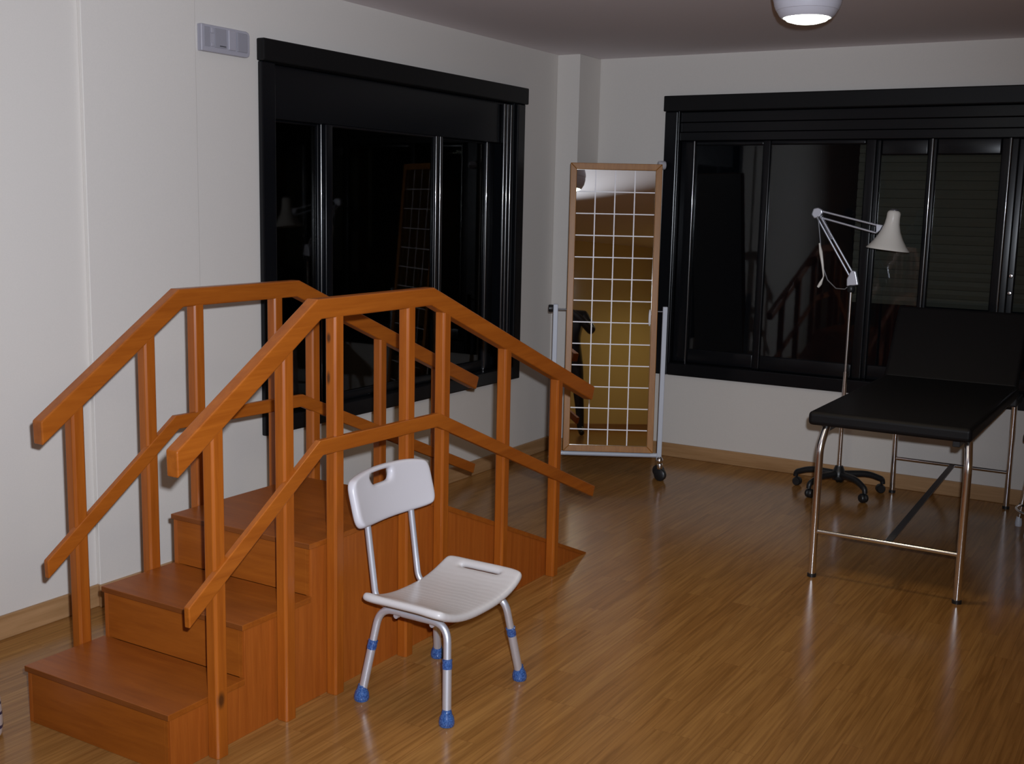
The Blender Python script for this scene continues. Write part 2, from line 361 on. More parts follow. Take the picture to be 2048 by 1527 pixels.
win2, B2 = window('window_2', ((W2[0]+W2[1])/2, YB, 0), 'wide black sliding window on the back wall behind the lamp and couch', tf2, *W2,
    [(-2.88, -2.29, 0.10, 0.05, 1, 0.03, 0.09, (-2.79, -2.312)), (-2.335, -1.66, 0.05, 0.06, 0, 0.03, 0.09, ()), (-1.70, -1.33, 0.06, 0.05, 1, 0.09, 0.09, ()),
     (-1.375, -0.90, 0.05, 0.09, 0, 0.09, 0.09, (-1.352, -0.945)), (-0.96, 0.265, 0.09, 0.10, 1, 0.03, 0.09, ())], None, [(2.015, 2.065, -0.008), (2.068, 2.125, -0.016), (2.128, 2.19, -0.016)], None)
m = MB(); z = 1.06
while z < 1.98:
    m.prism([(-1.80, YB+0.20, z), (-1.80, YB+0.19, z+0.025), (-1.80, YB+0.20, z+0.05), (-1.80, YB+0.212, z+0.05), (-1.80, YB+0.212, z)], (1.0, 0, 0)); z += 0.052
m.build('roller_shutter', MT['slat'], win2)
m = MB()
for z in (1.27, 1.175): m.lathe([(0, 0.0), (0.011, 0.0), (0.012, 0.006), (0.009, 0.014), (0, 0.016)], (-0.885, YB+0.012, z), (0, -1, 0), 16)
m.build('latch_knob', MT['chrome'], win2, smooth=True)

# ------------------------------------------------------------------ practice staircase
SX0, SX1 = -2.945, -2.327
NY = [2.075, 2.366, 2.665]; PE, RE = 3.325, 4.592; HZ = [0.181, 0.350, 0.524]; TK = 0.018
st = root('practice_staircase', (SX1, 2.6, 0), 'orange-brown wooden training staircase with handrails, steps and ramp', 'staircase')
SO = Vector((SX1, 2.6, 0))
for sx, nm in ((SX1, 1), (SX0, -1)):
    th = 0.018; x0, x1 = (sx-th, sx) if nm > 0 else (sx, sx+th)
    pts = [(x0, NY[0]+0.006, 0), (x0, NY[0]+0.006, HZ[0]-TK), (x0, NY[1]+0.006, HZ[0]-TK), (x0, NY[1]+0.006, HZ[1]-TK), (x0, NY[2]+0.006, HZ[1]-TK), (x0, NY[2]+0.006, HZ[2]-TK),
           (x0, PE, HZ[2]-TK), (x0, RE-0.03, 0.004), (x0, RE-0.03, 0)]
    MB().prism(pts, (th, 0, 0)).build('side_panel', MT['wpan'], st, bevel=0.0015)
for i in range(3):
    z0 = 0.0 if i == 0 else HZ[i-1]
    MB().box(SX0+0.02, SX1-0.021, NY[i]+0.004, NY[i]+0.02, z0+0.0005, HZ[i]-TK).build('riser', MT['wx'], st, bevel=0.001)
    MB().box(SX1-0.019, SX1-0.0075, NY[i]+0.0025, NY[i]+0.0055, z0+0.0005, HZ[i]-TK-0.001).build('corner_strip', MT['wx'], st)
for i in range(3):
    y1 = (NY[i+1]+0.004) if i < 2 else PE+0.008
    o = MB().box(SX0-0.002, SX1+0.003, NY[i]-0.004, y1, HZ[i]-TK, HZ[i]).build('tread' if i < 2 else 'platform', [MT['wx'], MT['wedge']], st, bevel=0.002)
    for p in o.data.polygons:
        if p.normal.y < -0.5: p.material_index = 1
sl = (HZ[2]-0.004)/(RE-PE)
MB().prism([(SX0, PE+0.008, HZ[2]), (SX0, RE, 0.004), (SX0, RE, 0.0), (SX0, RE-0.03, 0.0), (SX0, PE+0.008, HZ[2]-0.022)], (SX1-SX0+0.003, 0, 0)).build('ramp_board', MT['wx'], st, bevel=0.0015)
def offset_poly(top, h):
    P = [Vector((0, *p)) for p in top]; bot = []
    for i, p in enumerate(P):
        def nrm(a, b):
            d = (b-a).normalized(); return Vector((0, d.z, -d.y))
        if i == 0: bot.append(p + nrm(P[0], P[1])*h)
        elif i == len(P)-1: bot.append(p + nrm(P[-2], P[-1])*h)
        else:
            n1, n2 = nrm(P[i-1], p), nrm(p, P[i+1]); b = (n1+n2).normalized(); bot.append(p + b*(h/b.dot(n1)))
    return [(p.y, p.z) for p in P], [(p.y, p.z) for p in bot]
def rail(name, top, h, x0, x1, mat, bev):
    a, b = offset_poly(top, h); b[0] = (b[0][0] - 0.0, b[0][1])
    # plumb-cut lower ends
    b[0] = (a[0][0] + 0.002, a[0][1] - h*1.2); 
    m = MB()
    n = len(a)
    for i in range(n-1):
        m.prism([(x0, *a[i]), (x0, *a[i+1]), (x0, *b[i+1]), (x0, *b[i])], (x1-x0, 0, 0))
    bmesh.ops.remove_doubles(m.bm, verts=m.bm.verts[:], dist=1e-5)
    # drop the inner faces at the mitres
    seen = {}
    for f in m.bm.faces:
        k = tuple(sorted(v.index for v in f.verts)); seen.setdefault(k, []).append(f)
    m.bm.verts.index_update(); seen = {}
    for f in m.bm.faces: seen.setdefault(tuple(sorted(v.index for v in f.verts)), []).append(f)
    bmesh.ops.delete(m.bm, geom=[f for l in seen.values() if len(l) > 1 for f in l], context='FACES_ONLY')
    return m.build(name, mat, st, bevel=bev, seg=3)
def interp(top, y):
    for (ya, za), (yb, zb) in zip(top, top[1:]):
        if ya <= y <= yb: return za + (zb-za)*(y-ya)/(yb-ya), (zb-za)/(yb-ya)
    return top[-1][1], 0
PW, PD = 0.047, 0.044
for side in (1, -1):
    if side > 0:
        up = [(2.088, 0.930), (2.658, 1.302), (3.275, 1.306), (4.545, 0.795)]; lo = [(2.108, 0.490), (2.655, 0.866), (3.303, 0.858), (4.560, 0.335)]
        posts = [2.238, 2.528, 2.762, 3.145, 3.362, 3.790, 4.222]; px = SX1 + PD/2 + 0.0005
    else:
        up = [(2.166, 0.921), (2.722, 1.292), (3.326, 1.294), (4.612, 0.768)]; lo = [(2.166, 0.486), (2.692, 0.862), (3.341, 0.850), (4.590, 0.342)]
        posts = [2.300, 2.592, 2.812, 3.210, 3.422, 3.856, 4.285]; px = SX0 - PD/2 - 0.0005
    rail('handrail', up, 0.062, px-0.0225, px+0.0225, MT['wy'], 0.005)
    if side > 0: rail('lower_rail', lo, 0.049, px+PD/2-0.012, px+PD/2+0.010, MT['wy'], 0.004)
    else: rail('lower_rail', lo, 0.048, px+PD/2-0.018, px+PD/2+0.003, MT['wy'], 0.004)
    for y in posts:
        zt, s = interp(up, y); ang = math.atan(abs(s)); zt -= 0.062/math.cos(ang) - 0.004
        c = 0.007; a, b = PD/2, PW/2
        oc = [(px-a+c, y-b), (px+a-c, y-b), (px+a, y-b+c), (px+a, y+b-c), (px+a-c, y+b), (px-a+c, y+b), (px-a, y+b-c), (px-a, y-b+c)]
        m = MB(); n = 8
        vs = [(x, yy, 0.0) for x, yy in oc] + [(x, yy, zt + s*(yy-y)) for x, yy in oc]
        m.poly(vs, [tuple(range(n))[::-1], tuple(range(n, 2*n))] + [(i, (i+1) % n, n+(i+1) % n, n+i) for i in range(n)])
        m.build('post', MT['wz'], st, bevel=0.0015)

# ------------------------------------------------------------------ shower chair
CH = Vector((-2.02, 2.975, 0))
ch = root('shower_chair', CH, 'white plastic shower chair on aluminium legs in front of the wooden staircase', 'chair')
def seat_grid():
    m = MB(); NX, NYY = 12, 20; hx, hy = 0.160, 0.250; cx, cyy = -1.998, 2.945
    V = {}
    for j in range(NYY+1):
        for i in range(NX+1):
            u, v = -1 + 2*i/NX, -1 + 2*j/NYY
            # squircle outline
            sx = u*math.sqrt(max(0, 1 - 0.10*v**8)); sy_ = v*math.sqrt(max(0, 1 - 0.07*u**8))
            x = cx + hx*sx; y = cyy + hy*sy_
            z = 0.330 + 0.052*abs(v)**2.6 - 0.006*max(0, u)**3
            V[i, j] = m.bm.verts.new((x, y, z))
    for j in range(NYY):
        for i in range(NX):
            if j in (1, NYY-2) and 3 <= i < NX-3: continue
            m.bm.faces.new((V[i, j], V[i+1, j], V[i+1, j+1], V[i, j+1]))
    # squeeze the grip slots to narrow slits
    for jj, jn in ((1, 2), (NYY-1, NYY-2)):
        for i in range(3, NX-2):
            a, b = V[i, jj].co, V[i, jn].co; mid = (a+b)/2
            V[i, jj].co = a.lerp(mid, 0.62); V[i, jn].co = b.lerp(mid, 0.62)
    return m
o = seat_grid().build('seat', MT['seatp'], ch, smooth=True, sub=0)
sm = o.modifiers.new('thick', 'SOLIDIFY'); sm.thickness = 0.028; sm.offset = 0
sb = o.modifiers.new('sub', 'SUBSURF'); sb.levels = 2; sb.render_levels = 2
def back_grid():
    m = MB(); N1, N2 = 18, 10; V = {}; hw, hh = 0.212, 0.083
    for j in range(N2+1):
        for i in range(N1+1):
            u, v = -1 + 2*i/N1, -1 + 2*j/N2
            su = u*math.sqrt(max(0, 1 - 0.16*v**6)); sv = v*math.sqrt(max(0, 1 - 0.20*abs(u)**5))
            y = 2.935 + hw*su; z = 0.655 + hh*sv + (0.008*(1-u*u) if v > 0 else 0)*v
            x = -2.196 - 0.040*(v+1)/2 + 0.030*u*u - 0.012
            V[i, j] = m.bm.verts.new((x, y, z))
    for j in range(N2):
        for i in range(N1):
            if 7 <= j <= 8 and 5 <= i <= 9: continue
            m.bm.faces.new((V[i, j], V[i+1, j], V[i+1, j+1], V[i, j+1]))
    V[5, 7].co += Vector((0, 0.012, 0.004)); V[10, 7].co += Vector((0, -0.012, 0.004))
    V[5, 9].co += Vector((0, -0.004, 0)); V[10, 9].co += Vector((0, 0.004, 0))
    return m
o = back_grid().build('backrest', MT['plas'], ch, smooth=True)
sm = o.modifiers.new('thick', 'SOLIDIFY'); sm.thickness = 0.030; sm.offset = 0
sb = o.modifiers.new('sub', 'SUBSURF'); sb.levels = 2; sb.render_levels = 2
RT = 0.0125
def leg_pts(foot, top, inner): return fillet([foot, top, inner], 0.06, 7)
ZF = 0.312
legs = [((-2.197, 2.763), (-2.150, 2.800), (1, 0)), ((-1.862, 2.763), (-1.885, 2.795), (-1, 0)), ((-1.852, 3.190), (-1.868, 3.105), (-1, 0)), ((-2.195, 3.194), (-2.150, 3.110), (1, 0))]
for (fx, fy), (tx, ty), (dx, dy) in legs:
    f0 = Vector((fx, fy, 0.012)); t0 = Vector((tx, ty, ZF)); p = fillet([f0, t0, t0 + Vector((dx*0.115, 0, 0))], 0.065, 8)
    lg = MB().tube(p, RT, 16).build('leg', MT['alu'], ch, smooth=True)
    d = (t0-f0).normalized(); cpt = f0 + d*0.180
    MB().lathe([(RT+0.0005, -0.016), (0.0155, -0.015), (0.0165, -0.004), (0.0155, 0.004), (0.0165, 0.014), (RT+0.0005, 0.016)], cpt, d, 20).build('collar', MT['blue'], lg, smooth=True)
    MB().lathe([(0, 0.0), (0.023, 0.0), (0.025, 0.006), (0.0255, 0.013), (0.0225, 0.028), (0.0165, 0.040), (0.016, 0.046), (0.0145, 0.048), (0.0145, 0.052), (RT+0.0003, 0.052)], Vector((fx, fy, 0.0)), Vector((d.x*0.4, d.y*0.4, 1)), 24).build('rubber_foot', MT['blue'], lg, smooth=True)
    # thicker lower tube
    MB().tube([f0 + d*0.03, f0 + d*0.17], RT+0.0018, 16).build('lower_tube', MT['alu'], lg, smooth=True)
for y in (2.800, 3.110): MB().tube([(-2.06, y, ZF-0.001), (-2.0, y, ZF-0.001)], RT+0.001, 14).build('frame_sleeve', MT['alu'], ch, smooth=True)
for x in (-2.09, -1.95): MB().tube([(x, 2.802, ZF-0.018), (x, 3.108, ZF-0.018)], 0.009, 14).build('cross_bar', MT['alu'], ch, smooth=True)
for y in (2.815, 3.050):
    p = fillet([(-2.00, y+0.012, ZF-0.004), (-2.178, y, ZF+0.006), (-2.208, y-0.012, 0.600)], 0.045, 7)
    MB().tube(p, 0.0105, 14).build('back_tube', MT['alu'], ch, smooth=True)

# ------------------------------------------------------------------ examination couch
EX = root('examination_couch', (-1.07, 5.7, 0), 'black padded examination couch on chrome legs by the back window', 'couch')
ex0, ex1, ef, eh = -1.402, -0.728, 4.862, 6.26
MB().box(ex0, ex1, ef, eh, 0.677, 0.738).build('seat_pad', MT['vinyl'], EX, bevel=0.018, seg=4)
a = math.radians(57); L0 = 0.445; dv = Vector((0, math.cos(a), math.sin(a))); nv = Vector((0, math.sin(a), -math.cos(a)))
hc = Vector(((ex0+ex1)/2 - 0.012, eh+0.015, 0.722))
MB().obox(hc + dv*L0/2 + nv*0.030, (0.335, 0, 0), dv*(L0/2), nv*0.030).build('back_pad', MT['vinyl'], EX, bevel=0.018, seg=4)
MB().box(ex0+0.05, ex0+0.08, ef+0.05, 6.62, 0.647, 0.675).box(ex1-0.08, ex1-0.05, ef+0.05, 6.62, 0.647, 0.675).box(ex0+0.08, ex1-0.08, 5.4, 5.43, 0.647, 0.675).build('pad_frame', MT['bplast'], EX, bevel=0.003)
for x, s in ((-1.343, 1), (-0.733, -1)):
    p = fillet([(x, 4.868, 0.006), (x, 4.872, 0.585), (x+0.012*s, 4.915, 0.672)], 0.035, 6)
    lg = MB().tube(p, 0.0165, 20).build('leg', MT['chrome'], EX, smooth=True)
    MB().lathe([(0, 0), (0.0195, 0), (0.0195, 0.014), (0.017, 0.016), (0, 0.016)], (x, 4.868, 0), (0,0,1), 20).build('rubber_foot', MT['bplast'], lg, smooth=True)
for x in (-1.402, -0.790):
    lg = MB().tube([(x, 6.655, 0.006), (x+0.004, 6.61, 0.66)], 0.0155, 20).build('leg', MT['chrome'], EX, smooth=True)
    MB().lathe([(0, 0), (0.0185, 0), (0.0185, 0.014), (0.016, 0.016), (0, 0.016)], (x, 6.655, 0), (0,0,1), 20).build('rubber_foot', MT['bplast'], lg, smooth=True)
MB().tube([(-1.343, 4.869, 0.207), (-0.733, 4.869, 0.207)], 0.0095, 14).build('crossbar', MT['chrome'], EX, smooth=True)
MB().tube([(-1.401, 6.64, 0.207), (-0.789, 6.64, 0.207)], 0.0095, 14).build('crossbar', MT['chrome'], EX, smooth=True)
MB().box(-1.045, -1.015, 4.872, 6.638, 0.203, 0.211).xf(lambda v: v + Vector(((v.y-4.87)*-0.03, 0, 0))).build('stretcher', MT['dalu'], EX, bevel=0.002)
MB().box(-0.83, -0.755, 6.44, 6.66, 0.600, 0.646).build('hinge_bracket', MT['bplast'], EX, bevel=0.008)
MB().box(-1.43, -1.355, 6.44, 6.66, 0.600, 0.646).build('hinge_bracket', MT['bplast'], EX, bevel=0.008)
for x in (-1.36, -0.77): MB().tube([(x, 6.34, 0.69), (x, 6.50, 0.89)], 0.008, 10).build('back_strut', MT['chrome'], EX, smooth=True)

# ------------------------------------------------------------------ floor standing examination lamp
LX, LY = -1.668, 6.475
lp = root('examination_lamp', (LX, LY, 0), 'cream jointed examination lamp on a five-wheeled black base by the back window', 'lamp')
bs = MB()
bs.lathe([(0, 0.075), (0.035, 0.075), (0.042, 0.085), (0.042, 0.115), (0.030, 0.135), (0.022, 0.155), (0.0, 0.155)], (LX, LY, 0), (0,0,1), 24)
hub = bs.build('hub', MT['bplast'], lp, smooth=True)
for k in range(5):
    t = math.radians(-41 + 72*k); d = Vector((math.cos(t), math.sin(t), 0)); c = Vector((LX, LY, 0)); R0 = 0.25
    p = fillet([c + Vector((0,0,0.108)) + d*0.03, c + d*0.17 + Vector((0,0,0.112)), c + d*(R0+0.004) + Vector((0,0,0.080)), c + d*(R0+0.008) + Vector((0,0,0.055))], 0.05, 5)
    n = len(p); arm = MB().tube(p, [0.020 - 0.006*i/(n-1) for i in range(n)], 12).build('base_arm', MT['bplast'], lp, smooth=True)
    pd = Vector((-d.y, d.x, 0)); wc = c + d*(R0-0.004) + Vector((0,0,0.026))
    MB().lathe([(0, -0.021), (0.020, -0.021), (0.0255, -0.014), (0.026, -0.004), (0.022, 0), (0.026, 0.004), (0.0255, 0.014), (0.020, 0.021), (0, 0.021)], wc, pd, 24).build('caster', MT['bplast'], arm, smooth=True)
MB().tube([(LX, LY, 0.14), (LX, LY, 0.70)], 0.0125, 14).build('lower_pole', MT['chrome'], lp, smooth=True)
MB().tube([(LX, LY, 0.69), (LX, LY, 1.175)], 0.0085, 14).build('upper_pole', MT['chrome'], lp, smooth=True)
MB().lathe([(0, 0), (0.017, 0), (0.022, 0.01), (0.022, 0.03), (0.015, 0.04), (0, 0.04)], (LX, LY, 1.152), (0,0,1), 20).build('pole_clamp', MT['bplast'], lp, smooth=True)
j0 = Vector((LX+0.004, LY, 1.235)); j1 = Vector((-1.893, LY, 1.592)); j2 = Vector((-1.548, LY, 1.512))
MB().prism([(LX-0.024, LY-0.014, 1.185), (LX+0.040, LY-0.014, 1.195), (LX+0.030, LY-0.014, 1.235), (LX+0.020, LY-0.014, 1.272), (LX-0.004, LY-0.014, 1.275), (LX-0.026, LY-0.014, 1.225)], (0, 0.028, 0)).build('lower_joint', MT['alu'], lp, bevel=0.005, seg=3)
d01 = (j1-j0).normalized(); pr = Vector((d01.z, 0, -d01.x))
la = MB()
for s in (-0.011, 0.013): la.tube([j0 + pr*s, j1 + pr*s*0.8], 0.0058, 10)
la.build('lower_arm', MT['alu'], lp, smooth=True)
sp_ = MB(); q0, q1 = j0.lerp(j1, 0.58) + pr*0.006, j0.lerp(j1, 0.92) + pr*0.014; pts = []
for k in range(121):
    t = k/120; an = 2*math.pi*15*t; pts.append(q0.lerp(q1, t) + 0.0085*(math.cos(an)*pr + math.sin(an)*Vector((0,1,0))))
sp_.tube(pts, 0.0022, 6).build('spring', MT['alu'], lp, smooth=True)
MB().prism([(j1.x-0.024, LY-0.013, 1.578), (j1.x-0.006, LY-0.013, 1.556), (j1.x+0.022, LY-0.013, 1.566), (j1.x+0.040, LY-0.013, 1.588), (j1.x+0.036, LY-0.013, 1.606), (j1.x+0.012, LY-0.013, 1.618), (j1.x-0.014, LY-0.013, 1.612)], (0, 0.026, 0)).build('elbow_joint', MT['alu'], lp, bevel=0.006, seg=3)
ua = MB(); d12 = (j2-j1).normalized(); pr2 = Vector((-d12.z, 0, d12.x))
ua.tube([j1 + pr2*0.013 + d12*0.01, j2 + pr2*0.016], 0.0058, 10); ua.tube([j1 - pr2*0.022 + d12*0.03, j2 - pr2*0.026], 0.0058, 10)
ua.build('upper_arm', MT['alu'], lp, smooth=True)
MB().prism([(j2.x-0.006, LY-0.01, 1.536), (j2.x+0.030, LY-0.01, 1.530), (j2.x+0.016, LY-0.01, 1.500), (j2.x-0.004, LY-0.01, 1.482)], (0, 0.02, 0)).build('shade_bracket', MT['alu'], lp, bevel=0.003)
sa = Vector((-0.10, -0.02, -1)).normalized(); s0 = Vector((-1.462, LY, 1.612))
shade = [(0.0, 0.0), (0.022, 0.001), (0.032, 0.008), (0.036, 0.018), (0.0365, 0.045), (0.040, 0.075), (0.052, 0.115), (0.072, 0.155), (0.096, 0.190), (0.114, 0.212), (0.1155, 0.216),
         (0.112, 0.214), (0.094, 0.192), (0.070, 0.158), (0.050, 0.118), (0.037, 0.075), (0.033, 0.045), (0.0, 0.043)]
MB().lathe(shade, s0, sa, 40).build('lamp_shade', MT['enam'], lp, smooth=True, angle=70)
MB().lathe([(0, -0.008), (0.018, -0.007), (0.024, 0.0), (0.024, 0.008), (0, 0.008)], s0, sa, 24).build('switch_cap', MT['dalu'], lp, smooth=True)
MB().lathe([(0, 0.044), (0.016, 0.044), (0.018, 0.08), (0.034, 0.12), (0.036, 0.135), (0.026, 0.158), (0, 0.168)], s0, sa, 24).build('bulb', MT['white'], lp, smooth=True)
MB().tube([(j1.x+0.015, LY-0.012, 1.57), (-1.866, LY-0.014, 1.50), (-1.850, LY-0.016, 1.40), (-1.836, LY-0.016, 1.30), (-1.800, LY-0.016, 1.215), (-1.750, LY-0.014, 1.170), (-1.700, LY-0.012, 1.168), (LX-0.02, LY-0.006, 1.18)], 0.0035, 8).build('cable', MT['dalu'], lp, smooth=True)
MB().tube([(-1.858, LY-0.018, 1.42), (-1.846, LY-0.02, 1.37), (-1.832, LY-0.02, 1.30), (-1.822, LY-0.02, 1.235)], [0.004, 0.010, 0.007, 0.004], 10).tube([(-1.826, LY-0.02, 1.222), (-1.838, LY-0.02, 1.192), (-1.850, LY-0.02, 1.172)], [0.004, 0.010, 0.007], 10).tube([(-1.822, LY-0.02, 1.24), (-1.826, LY-0.02, 1.222)], 0.0035, 8).build('cable_weight', MT['enam'], lp, smooth=True)

# ------------------------------------------------------------------ standing mirror
MA = math.radians(28.95); MC = Vector((-2.919, 5.976, 0))
mr = root('standing_mirror', MC, 'tall wood framed posture mirror with white grid on a grey wheeled stand', 'mirror', rz=MA)
TL = math.radians(4.6); PZ = 1.0
def tilt(v):
    y, z = v.y, v.z - PZ; c, s = math.cos(TL), math.sin(TL)
    return Vector((v.x, y*c + z*s, PZ - y*s + z*c))
fx0, fx1, fz0, fz1, fw = -0.254, 0.274, 0.172, 1.846, 0.037
fr = MB()
def mit(a, b, c, d, y0, y1): fr.poly([(a[0], y0, a[1]), (b[0], y0, b[1]), (c[0], y0, c[1]), (d[0], y0, d[1]), (a[0], y1, a[1]), (b[0], y1, b[1]), (c[0], y1, c[1]), (d[0], y1, d[1])],
    [(0,1,2,3), (7,6,5,4), (0,4,5,1), (1,5,6,2), (2,6,7,3), (3,7,4,0)])
O_ = [(fx0, fz0), (fx1, fz0), (fx1, fz1), (fx0, fz1)]; I_ = [(fx0+fw, fz0+fw), (fx1-fw, fz0+fw), (fx1-fw, fz1-fw), (fx0+fw, fz1-fw)]
for k in range(4): mit(O_[k], O_[(k+1) % 4], I_[(k+1) % 4], I_[k], -0.014, 0.016)
fo = fr.xf(tilt).build('frame', MT['mframe'], mr, bevel=0.003, seg=2, world=False)
gl = MB().box(fx0+fw-0.002, fx1-fw+0.002, -0.002, 0.004, fz0+fw-0.002, fz1-fw+0.002).xf(tilt).build('mirror_glass', MT['mirror'], mr, world=False)
MB().box(fx0+0.006, fx1-0.006, 0.0165, 0.021, fz0+0.006, fz1-0.006).xf(tilt).build('backing_board', MT['mback'], mr, world=False)
g = MB(); gx0, gx1, gz0, gz1 = fx0+fw, fx1-fw, fz0+fw, fz1-fw
for k in range(1, 4):
    x = gx0 + (gx1-gx0)*k/4 - 0.004; g.box(x-0.0032, x+0.0032, -0.0032, -0.0022, gz0+0.002, gz1-0.002)
for k in range(12):
    z = gz1 - 0.126 - k*0.1255; g.box(gx0+0.001, gx1-0.001, -0.0031, -0.0021, z-0.0030, z+0.0030)
g.xf(tilt).build('painted_grid', MT['white'], gl, world=False)
for sx in (-0.318, 0.318):
    MB().box(sx-0.014, sx+0.014, -0.012, 0.012, 0.12, 1.03).build('upright', MT['galu'], mr, bevel=0.004, world=False)
    for fy, in ((-0.03,), (0.075,)):
        cs = MB().lathe([(0, 0), (0.014, 0), (0.017, 0.008), (0.017, 0.030), (0.012, 0.038), (0, 0.038)], (sx+0.004, fy, 0.072), (0,0,1), 18).build('caster_fork', MT['chrome'], mr, smooth=True, world=False)
        MB().lathe([(0, -0.020), (0.024, -0.020), (0.036, -0.012), (0.038, 0), (0.036, 0.012), (0.024, 0.020), (0, 0.020)], (sx+0.008, fy, 0.038), (0.6, 0.8, 0), 28).build('caster_wheel', MT['bplast'], cs, smooth=True, world=False)
    MB().tube([(sx, -0.035, 0.125), (sx, 0.10, 0.125)], 0.014, 14).build('foot_bar', MT['galu'], mr, smooth=True, world=False)
    MB().ball((sx, -0.036, 0.125), 0.023).build('end_cap', MT['chrome'], mr, smooth=True, world=False)
MB().tube([(-0.304, 0, 0.147), (0.304, 0, 0.147)], 0.0135, 14).build('base_bar', MT['galu'], mr, smooth=True, world=False)
MB().tube([(fx0+0.004, 0.012, 1.0), (-0.335, 0.012, 1.0)], 0.0045, 12).build('pivot_pin', MT['dalu'], mr, smooth=True, world=False)
MB().tube([(fx1-0.004, 0.012, 1.0), (0.304, 0.012, 1.0)], 0.0045, 12).build('pivot_pin', MT['dalu'], mr, smooth=True, world=False)
MB().lathe([(0, 0), (0.020, 0), (0.022, 0.006), (0.022, 0.024), (0.018, 0.028), (0, 0.028)], (-0.332, 0.0, 1.005), (-1,0,0), 20).build('pivot_knob', MT['bplast'], mr, smooth=True, world=False)
MB().ball((fx1-fw-0.008, -0.014, 0.965), 0.007, (1, 0.8, 7)).build('clip', MT['white'], mr, smooth=True, world=False)

# ------------------------------------------------------------------ wall fittings and ceiling lamps
em = root('emergency_light', (XL, 3.59, 2.245), 'grey-white rectangular emergency light high on wall, left of the near window', 'light fitting')
m = MB(); y0, y1, z0, z1 = 3.452, 3.730, 2.192, 2.300
m.prism([(XL, y0, z0), (XL, y1-0.016, z0), (XL, y1-0.004, z0+0.006), (XL, y1, z0+0.018), (XL, y1, z1-0.018), (XL, y1-0.006, z1-0.005), (XL, y1-0.02, z1), (XL, y0, z1)], (0.026, 0, 0)).build('housing', MT['gplas'], em, bevel=0.004, seg=3)
MB().box(XL+0.026, XL+0.029, y0+0.012, y0+0.045, z0+0.020, z1-0.010).build('side_cover', MT['gplasd'], em, bevel=0.002)
MB().box(XL+0.026, XL+0.030, y0+0.070, y0+0.138, z0+0.020, z1-0.010).build('front_panel', MT['gplasd'], em, bevel=0.002)
MB().box(XL+0.026, XL+0.0345, y0+0.146, y0+0.188, z0+0.018, z1-0.008).build('diffuser', MT['gplas'], em, bevel=0.004, seg=3)
MB().box(XL+0.026, XL+0.032, y0+0.198, y0+0.258, z0+0.018, z1-0.012).build('end_cover', MT['gplasd'], em, bevel=0.003)
MB().box(XL+0.026, XL+0.0325, y0+0.049, y0+0.066, z0+0.075, z1-0.012).build('button', MT['gplas'], em, bevel=0.002)
MB().box(XL+0.026, XL+0.0325, y0+0.049, y0+0.066, z0+0.022, z0+0.036).build('button', MT['gplas'], em, bevel=0.002)
MB().box(XL+0.030, XL+0.0315, y0+0.098, y0+0.132, z0+0.026, z0+0.030).build('slot', MT['dalu'], em)
kn = root('wall_knob', (-2.955, YB, 1.86), 'small round white plastic knob beside top right corner of the mirror', 'knob')
MB().tube([(-2.955, YB-0.027, 1.86), (-2.955, YB-0.060, 1.86)], 0.010, 14).build('stem', MT['plas'], kn, smooth=True)
ax = Vector((-0.75, -0.66, 0)).normalized()
MB().lathe([(0, 0), (0.024, 0), (0.027, 0.004), (0.027, 0.040), (0.024, 0.046), (0.020, 0.047), (0.0, 0.044)], Vector((-2.937, YB-0.058, 1.86)), ax, 28).build('knob_head', MT['plas'], kn, smooth=True)

def ceiling_lamp(x, y, label, power):
    r = root('ceiling_lamp', (x, y, H), label, 'ceiling lamp', 'white ceiling lamps')
    prof = [(0.0, H), (0.120, H), (0.128, H-0.03), (0.137, H-0.075), (0.137, H-0.098), (0.134, H-0.100), (0.134, H-0.122), (0.130, H-0.140), (0.1285, H-0.141), (0.125, H-0.158), (0.117, H-0.176),
            (0.1145, H-0.177), (0.105, H-0.194), (0.094, H-0.204), (0.089, H-0.204), (0.0885, H-0.19), (0.0, H-0.188)]
    MB().lathe(prof, (x, y, 0), (0,0,1), 48).build('lamp_body', MT['opal'], r, smooth=True, angle=25)
    MB().lathe([(0.0875, H-0.193), (0.0865, H-0.204), (0.075, H-0.214), (0.048, H-0.222), (0.0, H-0.225)], (x, y, 0), (0,0,1), 48).build('diffuser', MT['lampon'], r, smooth=True, label='glowing white diffuser')
    d = bpy.data.lights.new('lamp_light', 'SPOT'); d.energy = power; d.spot_size = math.radians(150); d.spot_blend = 0.8; d.shadow_soft_size = 0.16; d.color = (1.0, 0.80, 0.48)
    o = bpy.data.objects.new('lamp_light', d); sc.collection.objects.link(o); o.parent = r; o.location = (0, 0, -0.24)
    return r
ceiling_lamp(-1.39, 4.47, 'round white ribbed ceiling lamp, lit, above the floor before the back window', 22)
ceiling_lamp(-1.37, 2.75, 'round white ceiling lamp seen only as a reflection in the top of the mirror', 13)
ceiling_lamp(2.05, -0.3, 'added unseen ceiling lamp that brightens the walls behind the photographer', 30)  # added fill lamp, out of view, brightens the walls the mirror reflects

